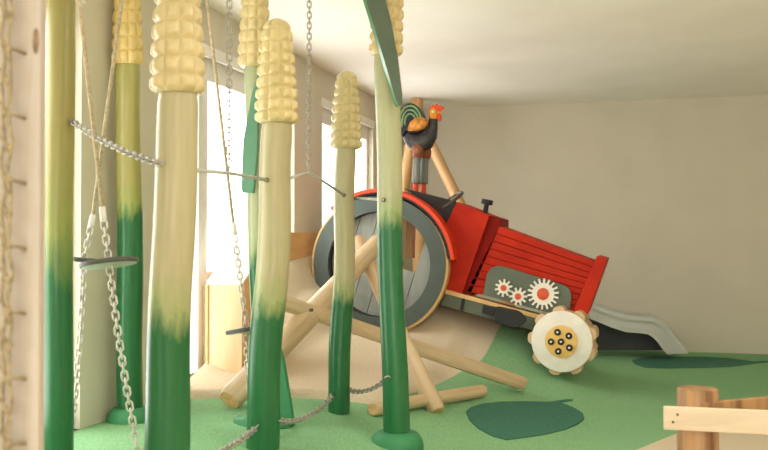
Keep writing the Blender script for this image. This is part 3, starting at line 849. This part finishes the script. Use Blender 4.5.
# ------------------------------------------------------------------ slide by the back wall
sl = empty('slide', (.3, 10.45, 0), 'grey slide curving down along the back wall', 'slide')
YS = 10.15
top = [(560, 296), (580, 301), (596, 307), (612, 313), (626, 316.5), (640, 317.5), (652, 318), (660, 321), (667, 328), (676, 339), (685, 350), (688.5, 353.6)]
bot = [(560, 309), (580, 314), (596, 320), (612, 326.5), (626, 331), (640, 332), (648, 333), (653, 336), (658, 341), (663, 348), (666.5, 352), (668, 353.8)]
def S_(px, py, dy=0): return P(px, py, YS) + Vector((0, dy, 0))
def strip_solid(bm, A, B, y0, y1):
    n = len(A); V = []
    for p, q in zip(A, B):
        V.append([bm.verts.new(S_(*p, y0)), bm.verts.new(S_(*q, y0)), bm.verts.new(S_(*q, y1)), bm.verts.new(S_(*p, y1))])
    for u, v in zip(V, V[1:]):
        for k in range(4): bm.faces.new((u[k], u[(k+1) % 4], v[(k+1) % 4], v[k]))
    bm.faces.new(V[0]); bm.faces.new(V[-1][::-1])
bm = new(); strip_solid(bm, top, bot, 0, .04); obj('side_wall', bm, M['slide'], sl, True)
bm = new(); strip_solid(bm, top, bot, .56, .60); obj('side_wall', bm, M['slide'], sl, True)
lipA = [(x + .3, y - 1.2) for x, y in top]; lipB = [mixp(p, q, .22) for p, q in zip(top, bot)]
bm = new(); strip_solid(bm, lipA, lipB, -.03, .05); obj('top_rail', bm, M['slide'], sl, True)
lA = [mixp(p, q, .80) for p, q in zip(top, bot)]; lB = [mixp(p, q, 1.06) for p, q in zip(top, bot)]
bm = new(); strip_solid(bm, lA, lB, -.035, .04); obj('bottom_rail', bm, M['slide'], sl, True)
bA = [mixp(p, q, .8) for p, q in zip(top, bot)]; bB = [mixp(p, q, .95) for p, q in zip(top, bot)]
bm = new(); strip_solid(bm, bA, bB, .04, .56); obj('chute', bm, M['slide_shade'], sl, True)
bm = new(); prism(bm, [S_(570, 313, .2), S_(596, 322, .2), S_(612, 328, .2), S_(626, 332, .2), S_(648, 335, .2), S_(658, 343, .2), S_(665, 352.5, .2), S_(570, 352.5, .2)], (0, .03, 0)); obj('shade_panel', bm, M['slide_shade'], sl)  # added dark sheet standing for the deep shade under the slide

# ------------------------------------------------------------------ low fence in the right foreground
zf = 3.6
pc = atZ(697.5, 388, zf); pr = 20 / FPX * zf
bm = new()
tube(bm, [(pc.x, pc.y, -.02), (pc.x, pc.y, .3), (pc.x, pc.y, pc.z - .008), (pc.x, pc.y, pc.z)], [pr * 1.02, pr * 1.0, pr, pr * .94], seg=32)
fo = obj('fence_post', bm, M['post_dark'], smooth_=True); tag(fo, 'round wooden fence post at the corner of the low fence', 'post')
def plank(name, a, b, h, th, label, mat='board'):
    a, b = Vector(a), Vector(b); d = b - a; L = d.length
    bm = new(); box(bm, 0, L, -th / 2, th / 2, -h, 0, .004)
    o = obj(name, bm, M[mat]); o.location = a; o.rotation_euler = (0, -math.asin(d.z / L), math.atan2(d.y, d.x))
    return tag(o, label, 'fence board', 'boards of the low fence')
th = .028
a = atZ(664, 408.5, zf - pr - .03); b = atZ(768, 413.5, 3.40); d = b - a; d.z = 0; d.normalize(); nn = Vector((d.y, -d.x, 0))
off = (Vector((pc.x, pc.y, 0)) + nn * (pr * .985 + th / 2)) - Vector((a.x, a.y, 0)); a += nn * off.dot(nn); b = a + d * 1.1
fb = plank('fence_board', a, b, .088, th, 'pale fence board bolted across the front of the round post')
for px, py in ((677.5, 414.5), (673, 422)):
    rr_ = ray(px, py); tt = (a + nn * (th / 2) - ORG).dot(nn) / rr_.dot(nn); q = ORG + rr_ * tt; bm = new(); cyl(bm, q - nn * .01, q + nn * .003, .005, 10)
    o = obj('screw', bm, M['bolt'], None, True); o.parent = fb; o.matrix_parent_inverse = (Matrix.Translation(fb.location) @ fb.rotation_euler.to_matrix().to_4x4()).inverted()
a = atZ(701, 402.5, zf - .075); b = atZ(768, 396, 3.66); d = b - a; b = a + d * 3; b.z = a.z
plank('fence_board', a, b, .088, th, 'brown shaded fence board running back behind the pale board', 'post_dark')  # darker wood colour carries the shade on this board's face

# ------------------------------------------------------------------ plank upright and net in the left foreground
zp = 2.0
e = atZ(39.5, 225, zp)
bm = new(); box(bm, e.x - .26, e.x, e.y, e.y + .022, floor_h(e.x) - .01, ZC, .003)
pk = tag(obj('upright_plank', bm, M['plank']), 'tall pale wooden plank with a dark knot at the left edge', 'plank')
bm = new(); c = atZ(37.2, 40, zp - .002); c.x = min(c.x, e.x - .012); ellipsoid(bm, (c.x, e.y + .0005, c.z), (.0085, .0022, .030), 16); obj('knot', bm, M['knot'], pk, 'all')
bm = new(); Yn = e.y - .03
def N(px, py): return atY(px, py, Yn)
rope_r = .0042
for off, amp, ph in ((10, 1.6, 0), (3.0, 1.2, 1.3), (-34, 1.5, .5)):
    pts = []
    for k in range(90):
        py = -140 + k * (660 + 140) / 89
        pts.append(N(off + amp * math.sin(py / 10 + ph), py) + Vector((0, .004 * math.sin(py / 7), 0)))
    tube(bm, pts, rope_r, seg=7)
for k in range(24):
    py = -118 + 33 * k
    tube(bm, [N(9, py), N(2, py - 8), N(-16, py - 24), N(-34, py - 34)], rope_r, seg=7)
    tube(bm, [N(2, py - 8), N(9, py + 8), N(10, py + 14)], rope_r, seg=7)
    if k % 2: tube(bm, [N(8, py - 4), N(12, py + 1), N(17, py + 4) + Vector((0, .034, 0))], rope_r * .95, seg=7)
    ellipsoid(bm, N(9.5, py + 1), (.0075, .0075, .0085), 8)
tag(obj('climbing_net', bm, M['net_rope'], smooth_='all'), 'knotted rope climbing net laced along the left plank', 'net')

# ------------------------------------------------------------------ light
W_ = bpy.data.worlds.new('daylight'); SC.world = W_; W_.use_nodes = True
bg = W_.node_tree.nodes['Background']; bg.inputs[0].default_value = (1.0, .985, .96, 1); bg.inputs[1].default_value = 3.3

# added fill lights under the ceiling, out of view above the camera
for lx, ly in ((.2, .4), (.2, 3.6), (2.4, .4), (2.4, 3.6)):
    L = bpy.data.lights.new('ceiling_fill', 'AREA'); L.shape = 'DISK'; L.size = .9; L.energy = 13; L.color = (1.0, .96, .90)
    lo = bpy.data.objects.new('ceiling_fill', L); link(lo); lo.location = (lx, ly, ZC - .06)

SC.view_settings.view_transform = 'Standard'; SC.view_settings.look = 'None'
SC.view_settings.gamma = 1.0; SC.view_settings.use_curve_mapping = False
SC.view_settings.exposure = 1.08
SC.cycles.max_bounces = 10; SC.cycles.diffuse_bounces = 6
SC.cycles.sample_clamp_indirect = 6.0
